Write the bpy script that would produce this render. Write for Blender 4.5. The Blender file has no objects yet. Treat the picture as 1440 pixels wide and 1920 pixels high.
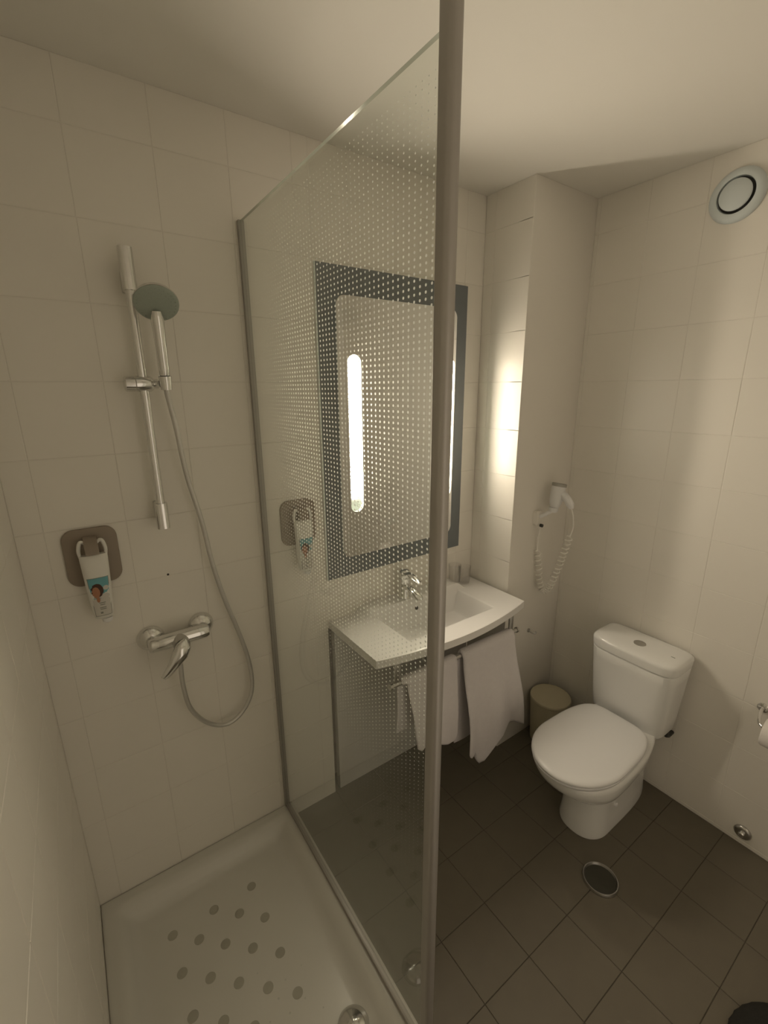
import bpy, bmesh, math, random
from mathutils import Vector, Matrix

random.seed(7)
PI = math.pi
scene = bpy.context.scene
COL = scene.collection

# ------------------------------------------------------------------ camera
CAM = Vector((-0.5248, -1.5036, 1.7904))
YAW, PITCH, ROLL, FPX = 0.6074, -0.2655, -0.0082, 844.475
fwd = Vector((math.sin(YAW) * math.cos(PITCH), math.cos(YAW) * math.cos(PITCH), math.sin(PITCH)))
rgt = Vector((math.cos(YAW), -math.sin(YAW), 0))
up = rgt.cross(fwd)
r2 = rgt * math.cos(ROLL) + up * math.sin(ROLL)
u2 = -rgt * math.sin(ROLL) + up * math.cos(ROLL)
cd = bpy.data.cameras.new('camera')
cd.sensor_fit = 'VERTICAL'
cd.sensor_height = 36.0
cd.sensor_width = 27.0
cd.lens = FPX / 1920.0 * 36.0
cd.clip_start = 0.01
cam = bpy.data.objects.new('camera', cd)
M3 = Matrix((r2, u2, -fwd)).transposed()
cam.matrix_world = Matrix.Translation(CAM) @ M3.to_4x4()
COL.objects.link(cam)
scene.camera = cam

# ------------------------------------------------------------------ world, exposure, light levels
world = bpy.data.worlds.new('world')
scene.world = world
world.use_nodes = True
world.node_tree.nodes['Background'].inputs[0].default_value = (1.0, 0.84, 0.64, 1)
world.node_tree.nodes['Background'].inputs[1].default_value = 0.72
scene.view_settings.view_transform = 'Standard'
scene.view_settings.look = 'None'
scene.view_settings.gamma = 1.0
scene.view_settings.exposure = 0.0
scene.view_settings.use_curve_mapping = False
LAMP_COLOR = (1.0, 0.86, 0.67)
LAMP_STRENGTH = (116.0, 66.0)     # left strip, right strip

# room dimensions (metres): back wall y=0, floor z=0
H = 2.557
XL, XS, XR = -0.684, 1.0508, 1.459
DP = -0.2436            # plane of the boxed-out wall
YF = -1.95              # wall behind the camera
ZG = 2.278              # top of the shower glass
ZT = 0.085              # top of the shower tray rim

# ------------------------------------------------------------------ materials
def mat(name, color=(.8, .8, .8), rough=.5, metal=0.0, spec=.5, noise=0.0, nscale=8.0, bump=0.0, bscale=40.0, coat=0.0, trans=0.0):
    m = bpy.data.materials.new(name)
    m.use_nodes = True
    nt = m.node_tree
    b = nt.nodes['Principled BSDF']
    b.inputs['Base Color'].default_value = (*color, 1)
    b.inputs['Roughness'].default_value = rough
    b.inputs['Metallic'].default_value = metal
    b.inputs['Specular IOR Level'].default_value = spec
    b.inputs['Coat Weight'].default_value = coat
    tc = nt.nodes.new('ShaderNodeTexCoord')
    if noise > 0:
        n = nt.nodes.new('ShaderNodeTexNoise')
        n.inputs['Scale'].default_value = nscale
        n.inputs['Detail'].default_value = 4
        nt.links.new(tc.outputs['Object'], n.inputs['Vector'])
        mr = nt.nodes.new('ShaderNodeMix'); mr.data_type = 'RGBA'
        mr.inputs['A'].default_value = (*[c * (1 - noise) for c in color], 1)
        mr.inputs['B'].default_value = (*[min(1, c * (1 + noise)) for c in color], 1)
        nt.links.new(n.outputs['Fac'], mr.inputs['Factor'])
        nt.links.new(mr.outputs['Result'], b.inputs['Base Color'])
    if bump > 0:
        n2 = nt.nodes.new('ShaderNodeTexNoise')
        n2.inputs['Scale'].default_value = bscale
        nt.links.new(tc.outputs['Object'], n2.inputs['Vector'])
        bp = nt.nodes.new('ShaderNodeBump')
        bp.inputs['Strength'].default_value = bump
        bp.inputs['Distance'].default_value = 0.002
        nt.links.new(n2.outputs['Fac'], bp.inputs['Height'])
        nt.links.new(bp.outputs['Normal'], b.inputs['Normal'])
    return m

def glass_mat(name, tint=(.97, .985, .965), base=.04, rough=0.0):
    m = bpy.data.materials.new(name); m.use_nodes = True
    nt = m.node_tree; nt.nodes.clear()
    out = nt.nodes.new('ShaderNodeOutputMaterial')
    mix = nt.nodes.new('ShaderNodeMixShader')
    tr = nt.nodes.new('ShaderNodeBsdfTransparent'); tr.inputs[0].default_value = (*tint, 1)
    gl = nt.nodes.new('ShaderNodeBsdfGlossy'); gl.inputs['Roughness'].default_value = rough
    lw = nt.nodes.new('ShaderNodeLayerWeight')
    pw = nt.nodes.new('ShaderNodeMath'); pw.operation = 'POWER'; pw.inputs[1].default_value = 5
    ml = nt.nodes.new('ShaderNodeMath'); ml.operation = 'MULTIPLY_ADD'
    ml.inputs[1].default_value = 1 - base; ml.inputs[2].default_value = base
    nt.links.new(lw.outputs['Facing'], pw.inputs[0])
    nt.links.new(pw.outputs[0], ml.inputs[0])
    nt.links.new(ml.outputs[0], mix.inputs[0])
    nt.links.new(tr.outputs[0], mix.inputs[1])
    nt.links.new(gl.outputs[0], mix.inputs[2])
    nt.links.new(mix.outputs[0], out.inputs[0])
    return m

def emit_mat(name, color, strength):
    m = bpy.data.materials.new(name); m.use_nodes = True
    nt = m.node_tree; nt.nodes.clear()
    out = nt.nodes.new('ShaderNodeOutputMaterial')
    e = nt.nodes.new('ShaderNodeEmission')
    e.inputs[0].default_value = (*color, 1); e.inputs[1].default_value = strength
    nt.links.new(e.outputs[0], out.inputs[0])
    return m

def translucent_mat(name, color, fac=.4):
    """white ceramic print: partly diffuse, partly scattering light forward through it"""
    m = bpy.data.materials.new(name); m.use_nodes = True
    nt = m.node_tree; nt.nodes.clear()
    out = nt.nodes.new('ShaderNodeOutputMaterial')
    mix = nt.nodes.new('ShaderNodeMixShader'); mix.inputs[0].default_value = fac
    mix2 = nt.nodes.new('ShaderNodeMixShader'); mix2.inputs[0].default_value = .2
    d = nt.nodes.new('ShaderNodeBsdfDiffuse'); d.inputs[0].default_value = (*color, 1)
    t = nt.nodes.new('ShaderNodeBsdfTranslucent'); t.inputs[0].default_value = (*color, 1)
    r = nt.nodes.new('ShaderNodeBsdfRefraction'); r.inputs['Color'].default_value = (*color, 1)
    r.inputs['Roughness'].default_value = 1.0; r.inputs['IOR'].default_value = 1.2
    nt.links.new(d.outputs[0], mix.inputs[1]); nt.links.new(mix2.outputs[0], mix.inputs[2])
    nt.links.new(t.outputs[0], mix2.inputs[1]); nt.links.new(r.outputs[0], mix2.inputs[2])
    nt.links.new(mix.outputs[0], out.inputs[0])
    return m

MT = {}
MT['tile'] = mat('wall_tile', (.845, .815, .75), .32, noise=.012, nscale=3, bump=.05, bscale=9)
MT['grout'] = mat('wall_grout', (.785, .755, .695), .8, noise=.05, nscale=60)
MT['paint'] = mat('wall_paint', (.82, .79, .73), .55, noise=.015, nscale=3)
MT['ceiling'] = mat('ceiling_paint', (.83, .81, .755), .8, noise=.015, nscale=2)
MT['floor_tile'] = mat('floor_tile', (.150, .132, .098), .55, noise=.08, nscale=14, bump=.08, bscale=120)
MT['floor_grout'] = mat('floor_grout', (.075, .065, .05), .9, noise=.1, nscale=80)
MT['ceramic'] = mat('ceramic', (.82, .82, .80), .12, noise=.01, nscale=4)
MT['basin'] = mat('basin_resin', (.84, .83, .81), .22, noise=.01, nscale=4)
MT['tray'] = mat('tray_acrylic', (.70, .69, .64), .25, noise=.015, nscale=5)
MT['pad'] = mat('antislip_pad', (.45, .44, .38), .8, noise=.04, nscale=60)
MT['chrome'] = mat('chrome', (.78, .78, .77), .12, 1.0, noise=.02, nscale=6)
MT['steel'] = mat('brushed_steel', (.55, .54, .52), .3, 1.0, noise=.06, nscale=30)
MT['alu'] = mat('anodised_aluminium', (.45, .43, .405), .48, .7, noise=.04, nscale=25)
MT['alu_dark'] = mat('grey_profile', (.42, .41, .38), .5, .5, noise=.04, nscale=25)
MT['white_plastic'] = mat('white_plastic', (.80, .80, .80), .3, noise=.01, nscale=5)
MT['grey_plastic'] = mat('grey_plastic', (.37, .42, .37), .45, noise=.04, nscale=40)
MT['vent_plastic'] = mat('vent_plastic', (.66, .72, .73), .4, noise=.02, nscale=12)
MT['dark'] = mat('dark_plastic', (.045, .045, .04), .6, noise=.05, nscale=20)
MT['taupe'] = mat('taupe_plastic', (.30, .25, .20), .45, noise=.03, nscale=15)
MT['bottle'] = mat('bottle_plastic', (.80, .79, .74), .35, noise=.01, nscale=10)
MT['towel'] = mat('terry_towel', (.76, .73, .74), .95, spec=.1, noise=.04, nscale=60, bump=.9, bscale=380)
MT['bin'] = mat('bin_plastic', (.62, .57, .42), .5, noise=.04, nscale=10)
MT['panel'] = mat('panel_laminate', (.70, .69, .67), .35, noise=.02, nscale=4)
MT['frame'] = mat('grey_back_painted_glass', (.165, .185, .20), .16, noise=.03, nscale=8)
MT['frame_edge'] = mat('polished_glass_edge', (.72, .80, .76), .2, noise=.02, nscale=20)
MT['frost'] = mat('frosted_glass', (.78, .84, .82), .6, noise=.02, nscale=12)
MT['mirror'] = mat('mirror_silver', (.82, .82, .83), .015, 1.0)
MT['paper'] = mat('toilet_paper', (.82, .79, .75), .95, spec=.1, noise=.03, nscale=40, bump=.3, bscale=200)
MT['mat'] = mat('dark_pile', (.035, .034, .03), .95, spec=.1, noise=.2, nscale=90, bump=1.0, bscale=300)
MT['glass'] = glass_mat('shower_glass', base=.045)
MT['glass_edge'] = mat('shower_glass_edge', (.50, .52, .45), .12, spec=1.0, noise=.03, nscale=30)
MT['cup'] = glass_mat('tumbler_plastic', (.98, .978, .975), .06, .2)
MT['frit'] = translucent_mat('frit_dots', (.96, .96, .96), .65)
MT['lamp_a'] = emit_mat('lit_diffuser', LAMP_COLOR, LAMP_STRENGTH[0])
MT['lamp_b'] = emit_mat('lit_diffuser_dim', LAMP_COLOR, LAMP_STRENGTH[1])  # right strip set dimmer so the niche wall does not blow out
MT['cord'] = mat('cream_cord', (.92, .90, .84), .45, noise=.02, nscale=30)
MT['hose'] = mat('hose_metal_braid', (.66, .65, .62), .32, .75, noise=.05, nscale=60, bump=.5, bscale=500)
MT['print_sky'] = mat('print_sky', (.16, .42, .47), .5, noise=.1, nscale=60)
MT['print_skin'] = mat('print_skin', (.42, .20, .11), .5, noise=.08, nscale=80)
MT['print_hair'] = mat('print_hair', (.075, .035, .02), .5, noise=.2, nscale=90)
MT['print_white'] = mat('print_white', (.62, .60, .55), .5, noise=.03, nscale=40)
MT['print_grey'] = mat('print_grey', (.26, .27, .24), .5, noise=.05, nscale=60)
MT['front_door'] = mat('door_laminate', (.55, .50, .43), .5, noise=.04, nscale=5)
MT['drain_dark'] = mat('dark_dish_steel', (.06, .058, .045), .5, .2, noise=.15, nscale=40)  # dark mottled tone over the whole drain dish
MT['water'] = glass_mat('water', (.97, .98, .98), .08)

# ------------------------------------------------------------------ mesh helpers
def link(o, parent=None):
    COL.objects.link(o)
    if parent is not None:
        o.parent = parent
    return o

def fin(name, bm, m, parent=None, angle=40, smooth=True):
    bmesh.ops.recalc_face_normals(bm, faces=bm.faces[:])
    me = bpy.data.meshes.new(name)
    bm.to_mesh(me); bm.free()
    if smooth:
        me.shade_smooth()
        me.set_sharp_from_angle(angle=math.radians(angle))
    ms = m if isinstance(m, (list, tuple)) else [m]
    for x in ms:
        me.materials.append(MT[x] if isinstance(x, str) else x)
    return link(bpy.data.objects.new(name, me), parent)

def tag(o, label, cat, group=None, kind=None):
    o['label'] = label
    if cat: o['category'] = cat
    if group: o['group'] = group
    if kind: o['kind'] = kind
    return o

def struct(o, label, cat):
    o['kind'] = 'structure'
    return tag(o, label, cat)

def thing(name, label, cat, loc=(0, 0, 0), group=None):
    o = bpy.data.objects.new(name, None)
    o.empty_display_size = .05
    o.location = loc
    link(o)
    return tag(o, label, cat, group)

def local(o, parent):
    """parts are modelled in world coordinates; keep them there under their thing"""
    o.parent = parent
    o.matrix_parent_inverse = Matrix.Translation(parent.location).inverted()
    return o

def part(name, bm, m, parent, **k):
    root = parent
    off = Vector((0, 0, 0))
    while root is not None:
        if root.type == 'EMPTY':
            off = root.location.copy()
        root = root.parent
    if off.length:
        bmesh.ops.translate(bm, vec=-off, verts=bm.verts[:])
    return fin(name, bm, m, parent, **k)

def add_box(bm, lo, hi, bev=0.0, seg=2, mi=0):
    b2 = bmesh.new()
    bmesh.ops.create_cube(b2, size=1)
    c = [(lo[i] + hi[i]) / 2 for i in range(3)]; s = [hi[i] - lo[i] for i in range(3)]
    for v in b2.verts:
        v.co = Vector([c[i] + v.co[i] * s[i] for i in range(3)])
    if bev > 0:
        bmesh.ops.bevel(b2, geom=b2.edges[:], offset=bev, segments=seg, affect='EDGES', profile=.5)
    for f in b2.faces: f.material_index = mi
    merge(bm, b2)
    return bm

def merge(bm, b2):
    me = bpy.data.meshes.new('tmp'); b2.to_mesh(me); b2.free()
    bm.from_mesh(me); bpy.data.meshes.remove(me)

def loft(bm, rings, cap0=True, cap1=True, closed=True, mi=0):
    vs = [[bm.verts.new(p) for p in r] for r in rings]
    n = len(vs[0])
    for a, b in zip(vs[:-1], vs[1:]):
        for i in range(n if closed else n - 1):
            j = (i + 1) % n
            try:
                f = bm.faces.new((a[i], a[j], b[j], b[i])); f.material_index = mi
            except ValueError:
                pass
    if cap0: bm.faces.new(vs[0]).material_index = mi
    if cap1: bm.faces.new(vs[-1]).material_index = mi
    return bm

def frame_of(d):
    d = Vector(d).normalized()
    a = Vector((0, 0, 1)) if abs(d.z) < .9 else Vector((1, 0, 0))
    x = d.cross(a).normalized(); y = d.cross(x).normalized()
    return d, x, y

def lathe(bm, prof, origin=(0, 0, 0), axis=(0, 0, 1), n=32, cap0=True, cap1=True, mi=0):
    """prof: list of (radius, height along axis)"""
    d, x, y = frame_of(axis); o = Vector(origin)
    rings = []
    for r, h in prof:
        rings.append([o + d * h + (x * math.cos(2 * PI * i / n) + y * math.sin(2 * PI * i / n)) * max(r, 1e-5) for i in range(n)])
    return loft(bm, rings, cap0, cap1, True, mi)

def catmull(pts, k=8):
    P = [Vector(p) for p in pts]
    P = [P[0] * 2 - P[1]] + P + [P[-1] * 2 - P[-2]]
    out = []
    for i in range(1, len(P) - 2):
        for j in range(k):
            t = j / k
            p0, p1, p2, p3 = P[i - 1], P[i], P[i + 1], P[i + 2]
            out.append(.5 * ((2 * p1) + (-p0 + p2) * t + (2 * p0 - 5 * p1 + 4 * p2 - p3) * t * t + (-p0 + 3 * p1 - 3 * p2 + p3) * t ** 3))
    out.append(P[-2])
    return out

def tube(bm, pts, r, n=12, mi=0, squash=None):
    pts = [Vector(p) for p in pts]
    rad = r if isinstance(r, (list, tuple)) else [r] * len(pts)
    rings = []; prev = None
    for i, p in enumerate(pts):
        t = (pts[min(i + 1, len(pts) - 1)] - pts[max(i - 1, 0)]).normalized()
        if prev is None:
            _, x, y = frame_of(t)
        else:
            x = (prev - t * prev.dot(t)).normalized(); y = t.cross(x)
        prev = x
        rings.append([p + (x * math.cos(2 * PI * k / n) + y * math.sin(2 * PI * k / n)) * rad[i] for k in range(n)])
    return loft(bm, rings, True, True, True, mi)

def egg(cx, cy, z, af, ab, b, nf=2.0, nb=2.0, n=48, nby=None):
    """closed outline in xy; front is towards -x"""
    r = []
    for i in range(n):
        t = 2 * PI * i / n
        c, s = math.cos(t), math.sin(t)
        e = nf if c > 0 else nb
        a = af if c > 0 else ab
        x = cx - a * math.copysign(abs(c) ** (2 / e), c)
        y = cy + b * math.copysign(abs(s) ** (2 / e), s)
        r.append(Vector((x, y, z)))
    return r

def rrect(w, h, r, n=8):
    """rounded rectangle outline (2-D), centred"""
    pts = []
    for cx, cy, a0 in ((w / 2 - r, h / 2 - r, 0), (-w / 2 + r, h / 2 - r, PI / 2), (-w / 2 + r, -h / 2 + r, PI), (w / 2 - r, -h / 2 + r, 3 * PI / 2)):
        for i in range(n + 1):
            a = a0 + PI / 2 * i / n
            pts.append((cx + r * math.cos(a), cy + r * math.sin(a)))
    return pts

def slab_xz(bm, w, h, r, cx, cz, y0, y1, bev=.002, n=8, mi=0):
    """rounded plate lying in the xz plane, from y0 (wall side) to y1 (front)"""
    s = -1 if y1 < y0 else 1
    rings = []
    for yy, ins in ((y0, 0), (y1 - s * bev, 0), (y1 - s * bev * .3, bev * .3), (y1, bev)):
        rings.append([Vector((cx + px, yy, cz + pz)) for px, pz in rrect(w - 2 * ins, h - 2 * ins, max(r - ins, .0005), n)])
    return loft(bm, rings, True, True, True, mi)

# ------------------------------------------------------------------ room shell
JZ = 0.017      # height of the lowest tile joint
TS = 0.2
GW = 0.0018     # grout width
_cache = {}

def tile_mesh(w, h, mname, name, proud, bev):
    key = (round(w, 4), round(h, 4), mname, name)
    if key in _cache: return _cache[key]
    bm = bmesh.new()
    rings = []
    for zz, ins in ((-.004, 0), (proud - bev, 0), (proud, bev)):
        rings.append([Vector((sx * (w / 2 - ins), sy * (h / 2 - ins), zz)) for sx, sy in ((-1, -1), (1, -1), (1, 1), (-1, 1))])
    loft(bm, rings, False, True)
    bmesh.ops.recalc_face_normals(bm, faces=bm.faces[:])
    me = bpy.data.meshes.new(name); bm.to_mesh(me); bm.free()
    me.materials.append(MT[mname]); _cache[key] = me
    return me

def cuts(a, b, j0, step):
    k = math.ceil((a - j0) / step + 1e-6)
    c = [a]
    while j0 + k * step < b - .012:
        if j0 + k * step > a + .012: c.append(j0 + k * step)
        k += 1
    c.append(b)
    return c

def tiles_on(parent, origin, eu, ev, nrm, us, vs, skip=None, mname='tile', name='tile', proud=.0010, bev=.0008):
    eu, ev, nrm = Vector(eu), Vector(ev), Vector(nrm)
    rot = Matrix((eu, ev, nrm)).transposed().to_4x4()
    for u0, u1 in zip(us[:-1], us[1:]):
        for v0, v1 in zip(vs[:-1], vs[1:]):
            if skip and skip((u0 + u1) / 2, (v0 + v1) / 2): continue
            me = tile_mesh(u1 - u0 - GW, v1 - v0 - GW, mname, name, proud, bev)
            o = bpy.data.objects.new(name, me)
            p = Vector(origin) + eu * (u0 + u1) / 2 + ev * (v0 + v1) / 2
            j = random.uniform(-.0003, .0003)
            o.matrix_world = Matrix.Translation(p + nrm * j) @ rot
            link(o, parent)

T = .12
G = .0010   # grout face lies this far behind the tile face
PXA, PXB, PZ = .236, XS, .84     # recess under the basin

bm = bmesh.new()
add_box(bm, (XL - T, -.0 + G, -T), (PXA, T, H + .0))
SX = ((.345, .421), (.820, .896)); SZ = (1.305, 1.928)      # lamp cavities behind the mirror
add_box(bm, (PXA, G, PZ), (XS + .6, T, SZ[0]))
add_box(bm, (PXA, G, SZ[1]), (XS + .6, T, H))
for xa, xb in ((PXA, SX[0][0]), (SX[0][1], SX[1][0]), (SX[1][1], XS + .6)):
    add_box(bm, (xa, G, SZ[0]), (xb, T, SZ[1]))
for xa, xb in SX:
    add_box(bm, (xa, .06, SZ[0]), (xb, T, SZ[1]))
add_box(bm, (PXA, .095, -T), (XS + .6, T, PZ))
wb = struct(fin('wall_back', bm, 'grout', smooth=False), 'cream tiled back wall behind shower, mirror and basin', 'wall')
zs = cuts(0, H, JZ, TS)
tiles_on(wb, (0, G, 0), (1, 0, 0), (0, 0, 1), (0, -1, 0), cuts(XL, PXA, -.62, TS), zs)
zu = [PZ] + [z for z in zs if z > PZ + .012]
tiles_on(wb, (0, G, 0), (1, 0, 0), (0, 0, 1), (0, -1, 0), [PXA, .38, .58, .78, .945, XS], zu, skip=lambda u, v: .24 < u < .95 and 1.2 < v < 2.02)

bm = bmesh.new()
add_box(bm, (XL - T, YF - T, -T), (XL - G, G, H))
wl = struct(fin('wall_left', bm, 'grout', smooth=False), 'cream tiled side wall of the shower at the left edge', 'wall')
ys = cuts(-1.95, 0, -.02, TS)
tiles_on(wl, (XL - G, 0, 0), (0, -1, 0), (0, 0, 1), (1, 0, 0), [-y for y in reversed(ys)], zs)

bm = bmesh.new()
add_box(bm, (XS + G, DP + .004, -T), (XS + .06, .0, H))
wn = struct(fin('wall_niche', bm, 'grout', smooth=False), 'narrow brightly lit tiled side wall right of the mirror', 'wall')
tiles_on(wn, (XS + G, 0, 0), (0, -1, 0), (0, 0, 1), (-1, 0, 0), [0, .056, -DP], zs)

bm = bmesh.new()
add_box(bm, (XS + .001, DP, -T), (XR + .1, DP + .06, H), .0015)
struct(fin('wall_boxing', bm, 'paint'), 'smooth painted boxed-out wall with the hair dryer', 'wall')

bm = bmesh.new()
add_box(bm, (XR + G, YF - T, -T), (XR + T, DP + .02, H))
wr = struct(fin('wall_right', bm, 'grout', smooth=False), 'cream tiled right wall behind the toilet', 'wall')
tiles_on(wr, (XR + G, 0, 0), (0, -1, 0), (0, 0, 1), (-1, 0, 0), cuts(-DP, 1.95, .464, .203), zs)

bm = bmesh.new()
add_box(bm, (XL - T, YF - T, -T), (-.12, YF, H))
add_box(bm, (.70, YF - T, -T), (XR + T, YF, H))
add_box(bm, (-.12, YF - T, 2.05), (.70, YF, H))  # unseen doorway opening, added to let ambient fill into the room
struct(fin('wall_front', bm, 'paint', smooth=False), 'plain painted wall behind the camera with an unseen doorway added for fill light', 'wall')
bm = bmesh.new()
for x0, x1, z0, z1 in ((-.135, -.105, 0, 2.065), (.685, .715, 0, 2.065), (-.135, .715, 2.035, 2.065)):
    add_box(bm, (x0, YF - T - .005, z0), (x1, YF + .012, z1), .002)
struct(fin('trim_1', bm, 'front_door'), 'pale frame of the unseen doorway added for fill light', 'door frame')

bm = bmesh.new()
add_box(bm, (XL - T, YF - T, H), (XR + T, T, H + .1))
struct(fin('ceiling', bm, 'ceiling', smooth=False), 'plain off-white painted bathroom ceiling', 'ceiling')

bm = bmesh.new()
add_box(bm, (XL - T, YF - T, -.1), (XR + T, T, -.0016))
fl = struct(fin('floor', bm, 'floor_grout', smooth=False), 'dark taupe square-tiled bathroom floor', 'floor')
tiles_on(fl, (0, 0, -.0016), (1, 0, 0), (0, 1, 0), (0, 0, 1), cuts(.022, XR, .24, .207), cuts(YF, .034, -.915, .195), mname='floor_tile', proud=.0016, bev=.0010)
tiles_on(fl, (0, 0, -.0016), (1, 0, 0), (0, 1, 0), (0, 0, 1), cuts(XL, .022, .24, .207), cuts(YF, -.97, -.915, .195), mname='floor_tile', proud=.0016, bev=.0010)

# ------------------------------------------------------------------ shower tray
tray = thing('shower_tray', 'off-white shower tray with grey-green antislip dots', 'shower tray', (-.34, -.48, 0))
tx0, tx1, ty0, ty1 = XL + .001, .022, -.96, -.001
nx, ny = 48, 60
bm = bmesh.new()
def tray_z(x, y):
    d = min(x - tx0, tx1 - x, y - ty0, ty1 - y)
    # flat rim, then a soft slope into the dished floor
    rim = .045
    t = max(0.0, min(1.0, (d - rim) / .055)); t = t * t * (3 - 2 * t)
    edge = max(0.0, 1 - d / .006)
    return ZT - .045 * t - .004 * edge * edge
gx = sorted(set([tx0, tx1] + [tx0 + .006 * k / 3 for k in range(4)] + [tx1 - .006 * k / 3 for k in range(4)] + [tx0 + (tx1 - tx0) * i / nx for i in range(nx + 1)]))
gy = sorted(set([ty0, ty1] + [ty0 + .006 * k / 3 for k in range(4)] + [ty1 - .006 * k / 3 for k in range(4)] + [ty0 + (ty1 - ty0) * i / ny for i in range(ny + 1)]))
V = [[bm.verts.new((x, y, tray_z(x, y))) for y in gy] for x in gx]
for i in range(len(gx) - 1):
    for j in range(len(gy) - 1):
        bm.faces.new((V[i][j], V[i + 1][j], V[i + 1][j + 1], V[i][j + 1]))
border = [V[i][0] for i in range(len(gx))] + [V[-1][j] for j in range(1, len(gy))] + [V[i][-1] for i in range(len(gx) - 2, -1, -1)] + [V[0][j] for j in range(len(gy) - 2, 0, -1)]
low = [bm.verts.new((v.co.x, v.co.y, .0005)) for v in border]
for i in range(len(border)):
    j = (i + 1) % len(border)
    bm.faces.new((border[i], low[i], low[j], border[j]))
bm.faces.new(low)
part('tray_body', bm, 'tray', tray, angle=60)
pad_me = None
for r in range(10):
    y = -.209 - .0628 * r
    cols = [-.229, -.3625, -.496] if r % 2 == 0 else [-.295, -.4285]
    for x in cols:
        xx = x + .0105 * (-(y + .209)) / .19 * .55
        if pad_me is None:
            bm = bmesh.new()
            lathe(bm, [(.0155, -.001), (.0155, .0006), (.0148, .001)], n=20, cap0=False)
            bmesh.ops.recalc_face_normals(bm, faces=bm.faces[:])
            pad_me = bpy.data.meshes.new('antislip_dot'); bm.to_mesh(pad_me); bm.free()
            pad_me.materials.append(MT['pad'])
        if r >= 9: continue
        o = bpy.data.objects.new('antislip_dot', pad_me)
        o.location = Vector((xx, y, ZT - .045)) - tray.location
        link(o, tray)
bm = bmesh.new()
lathe(bm, [(.045, 0), (.045, .004), (.040, .010), (.026, .018), (.008, .022), (.0, .0225)], (-.118, -.745, ZT - .045), n=40, cap0=False, cap1=False)
o = part('drain_cover', bm, 'chrome', tray, angle=60); o['label'] = 'domed chrome drain cover'
bm = bmesh.new()
for px, py, r in [(-.30, -.47, .0022), (-.235, -.535, .0026), (-.27, -.565, .003), (-.205, -.61, .0025), (-.31, -.60, .0022), (-.255, -.615, .0028), (-.18, -.53, .002), (-.17, -.66, .0024)]:
    lathe(bm, [(r, 0), (r * .85, r * .35), (r * .45, r * .6), (0, r * .65)], (px, py, ZT - .0449), n=10, cap1=False)
o = part('water_droplets', bm, 'water', tray, angle=80); o['kind'] = 'stuff'

# ------------------------------------------------------------------ shower screen
scr = thing('shower_screen', 'fixed glass shower screen printed with fading white dots and a grey metal post', 'shower screen', (0, -.46, ZT))
YE = -.905
bm = bmesh.new()
add_box(bm, (-.004, YE, ZT + .012), (.004, -.010, ZG))
me_faces = []
for f in bm.faces:
    f.material_index = 1 if abs(f.normal.x) < .5 else 0
pane = part('glass_pane', bm, ['glass', 'glass_edge'], scr, smooth=False)
pane['label'] = 'clear glass pane'
# printed dots: square grid, largest at mid height, shrinking to both ends
vv, ff = [], []
ox, oy, oz = scr.location
nz = int((2.262 - .55) / .0110)
for iz in range(nz):
    z = .55 + .0110 * iz
    if z < 1.35: rr = .0007 + (.00265 - .0007) * max(0, (z - .86)) / .49
    elif z > 1.95: rr = .00265 - .0014 * (z - 1.95) / .32
    else: rr = .00265
    if z < .86: rr = .0004 + .0003 * (z - .55) / .31
    for iy in range(56):
        y = -.885 + .0155 * iy
        fade = 1.0 if y < -.30 else max(.15, 1 - .85 * (y + .30) / .26)
        r = rr * fade
        b0 = len(vv)
        for k in range(8):
            a = 2 * PI * (k + .5) / 8
            vv.append((.0046 - ox, y + r * math.cos(a) - oy, z + r * math.sin(a) - oz))
        ff.append(tuple(range(b0, b0 + 8)))
me = bpy.data.meshes.new('dot_print'); me.from_pydata(vv, [], ff); me.materials.append(MT['frit'])
o = link(bpy.data.objects.new('dot_print', me), scr); o['kind'] = 'stuff'; o['label'] = 'grid of small printed white dots'
bm = bmesh.new()
add_box(bm, (-.009, -.016, ZT + .001), (.009, -.0005, ZG + .003), .0015)
part('wall_profile', bm, 'alu_dark', scr)
bm = bmesh.new()
add_box(bm, (-.007, -.90, ZT + .0005), (.009, -.012, ZT + .016), .0015)
part('bottom_rail', bm, 'alu', scr)
bm = bmesh.new()
ring = [(px, py) for px, py in rrect(.027, .034, .011, 6)]
rings = [[Vector((px + .004, py - .917, z)) for px, py in ring] for z in (ZT - .0, 1.2, H - .001)]
loft(bm, rings)
o = part('post', bm, 'alu', scr, angle=35); o['label'] = 'floor-to-ceiling grey metal post'
bm = bmesh.new()
rings = [[Vector((px * 1.25 + .006, py * 1.25 - .919, z)) for px, py in ring] for z in (H - .006, H - .0005)]
loft(bm, rings)
part('ceiling_flange', bm, 'alu', scr)

# ------------------------------------------------------------------ shower set on the back wall
bar = thing('shower_slide_bar', 'vertical chrome slide bar on the shower wall', 'slide bar', (-.328, 0, 1.39))
XB, YB = -.328, -.055
bm = bmesh.new(); lathe(bm, [(.0122, 0), (.0122, .74)], (XB, YB, 1.40), n=24); part('rail', bm, 'chrome', bar)
for za, zb, flip in ((2.048, 2.150, 1), (1.393, 1.470, -1)):
    bm = bmesh.new()
    rings = []
    for z, s in ((za, 1), (zb, 1)):
        rings.append([Vector((XB + px, YB + py, z)) for px, py in rrect(.035, .037, .013, 6)])
    loft(bm, rings)
    z0 = za if flip > 0 else za + .02
    add_box(bm, (XB - .013, YB, z0 + .0), (XB + .013, -.0005, z0 + .055), .003)
    part('wall_bracket', bm, 'chrome', bar)
sl = None
bm = bmesh.new()
lathe(bm, [(.016, 0), (.0205, .004), (.0205, .027)], (XB - .048, YB, 1.811), (1, 0, 0), n=24)
sl = part('slider_knob', bm, 'chrome', bar)
bm = bmesh.new()
lathe(bm, [(.0215, 0), (.0215, .036), (.018, .042), (.013, .046), (.013, .056)], (XB - .019, YB, 1.811), (1, 0, 0), n=24)
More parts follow.
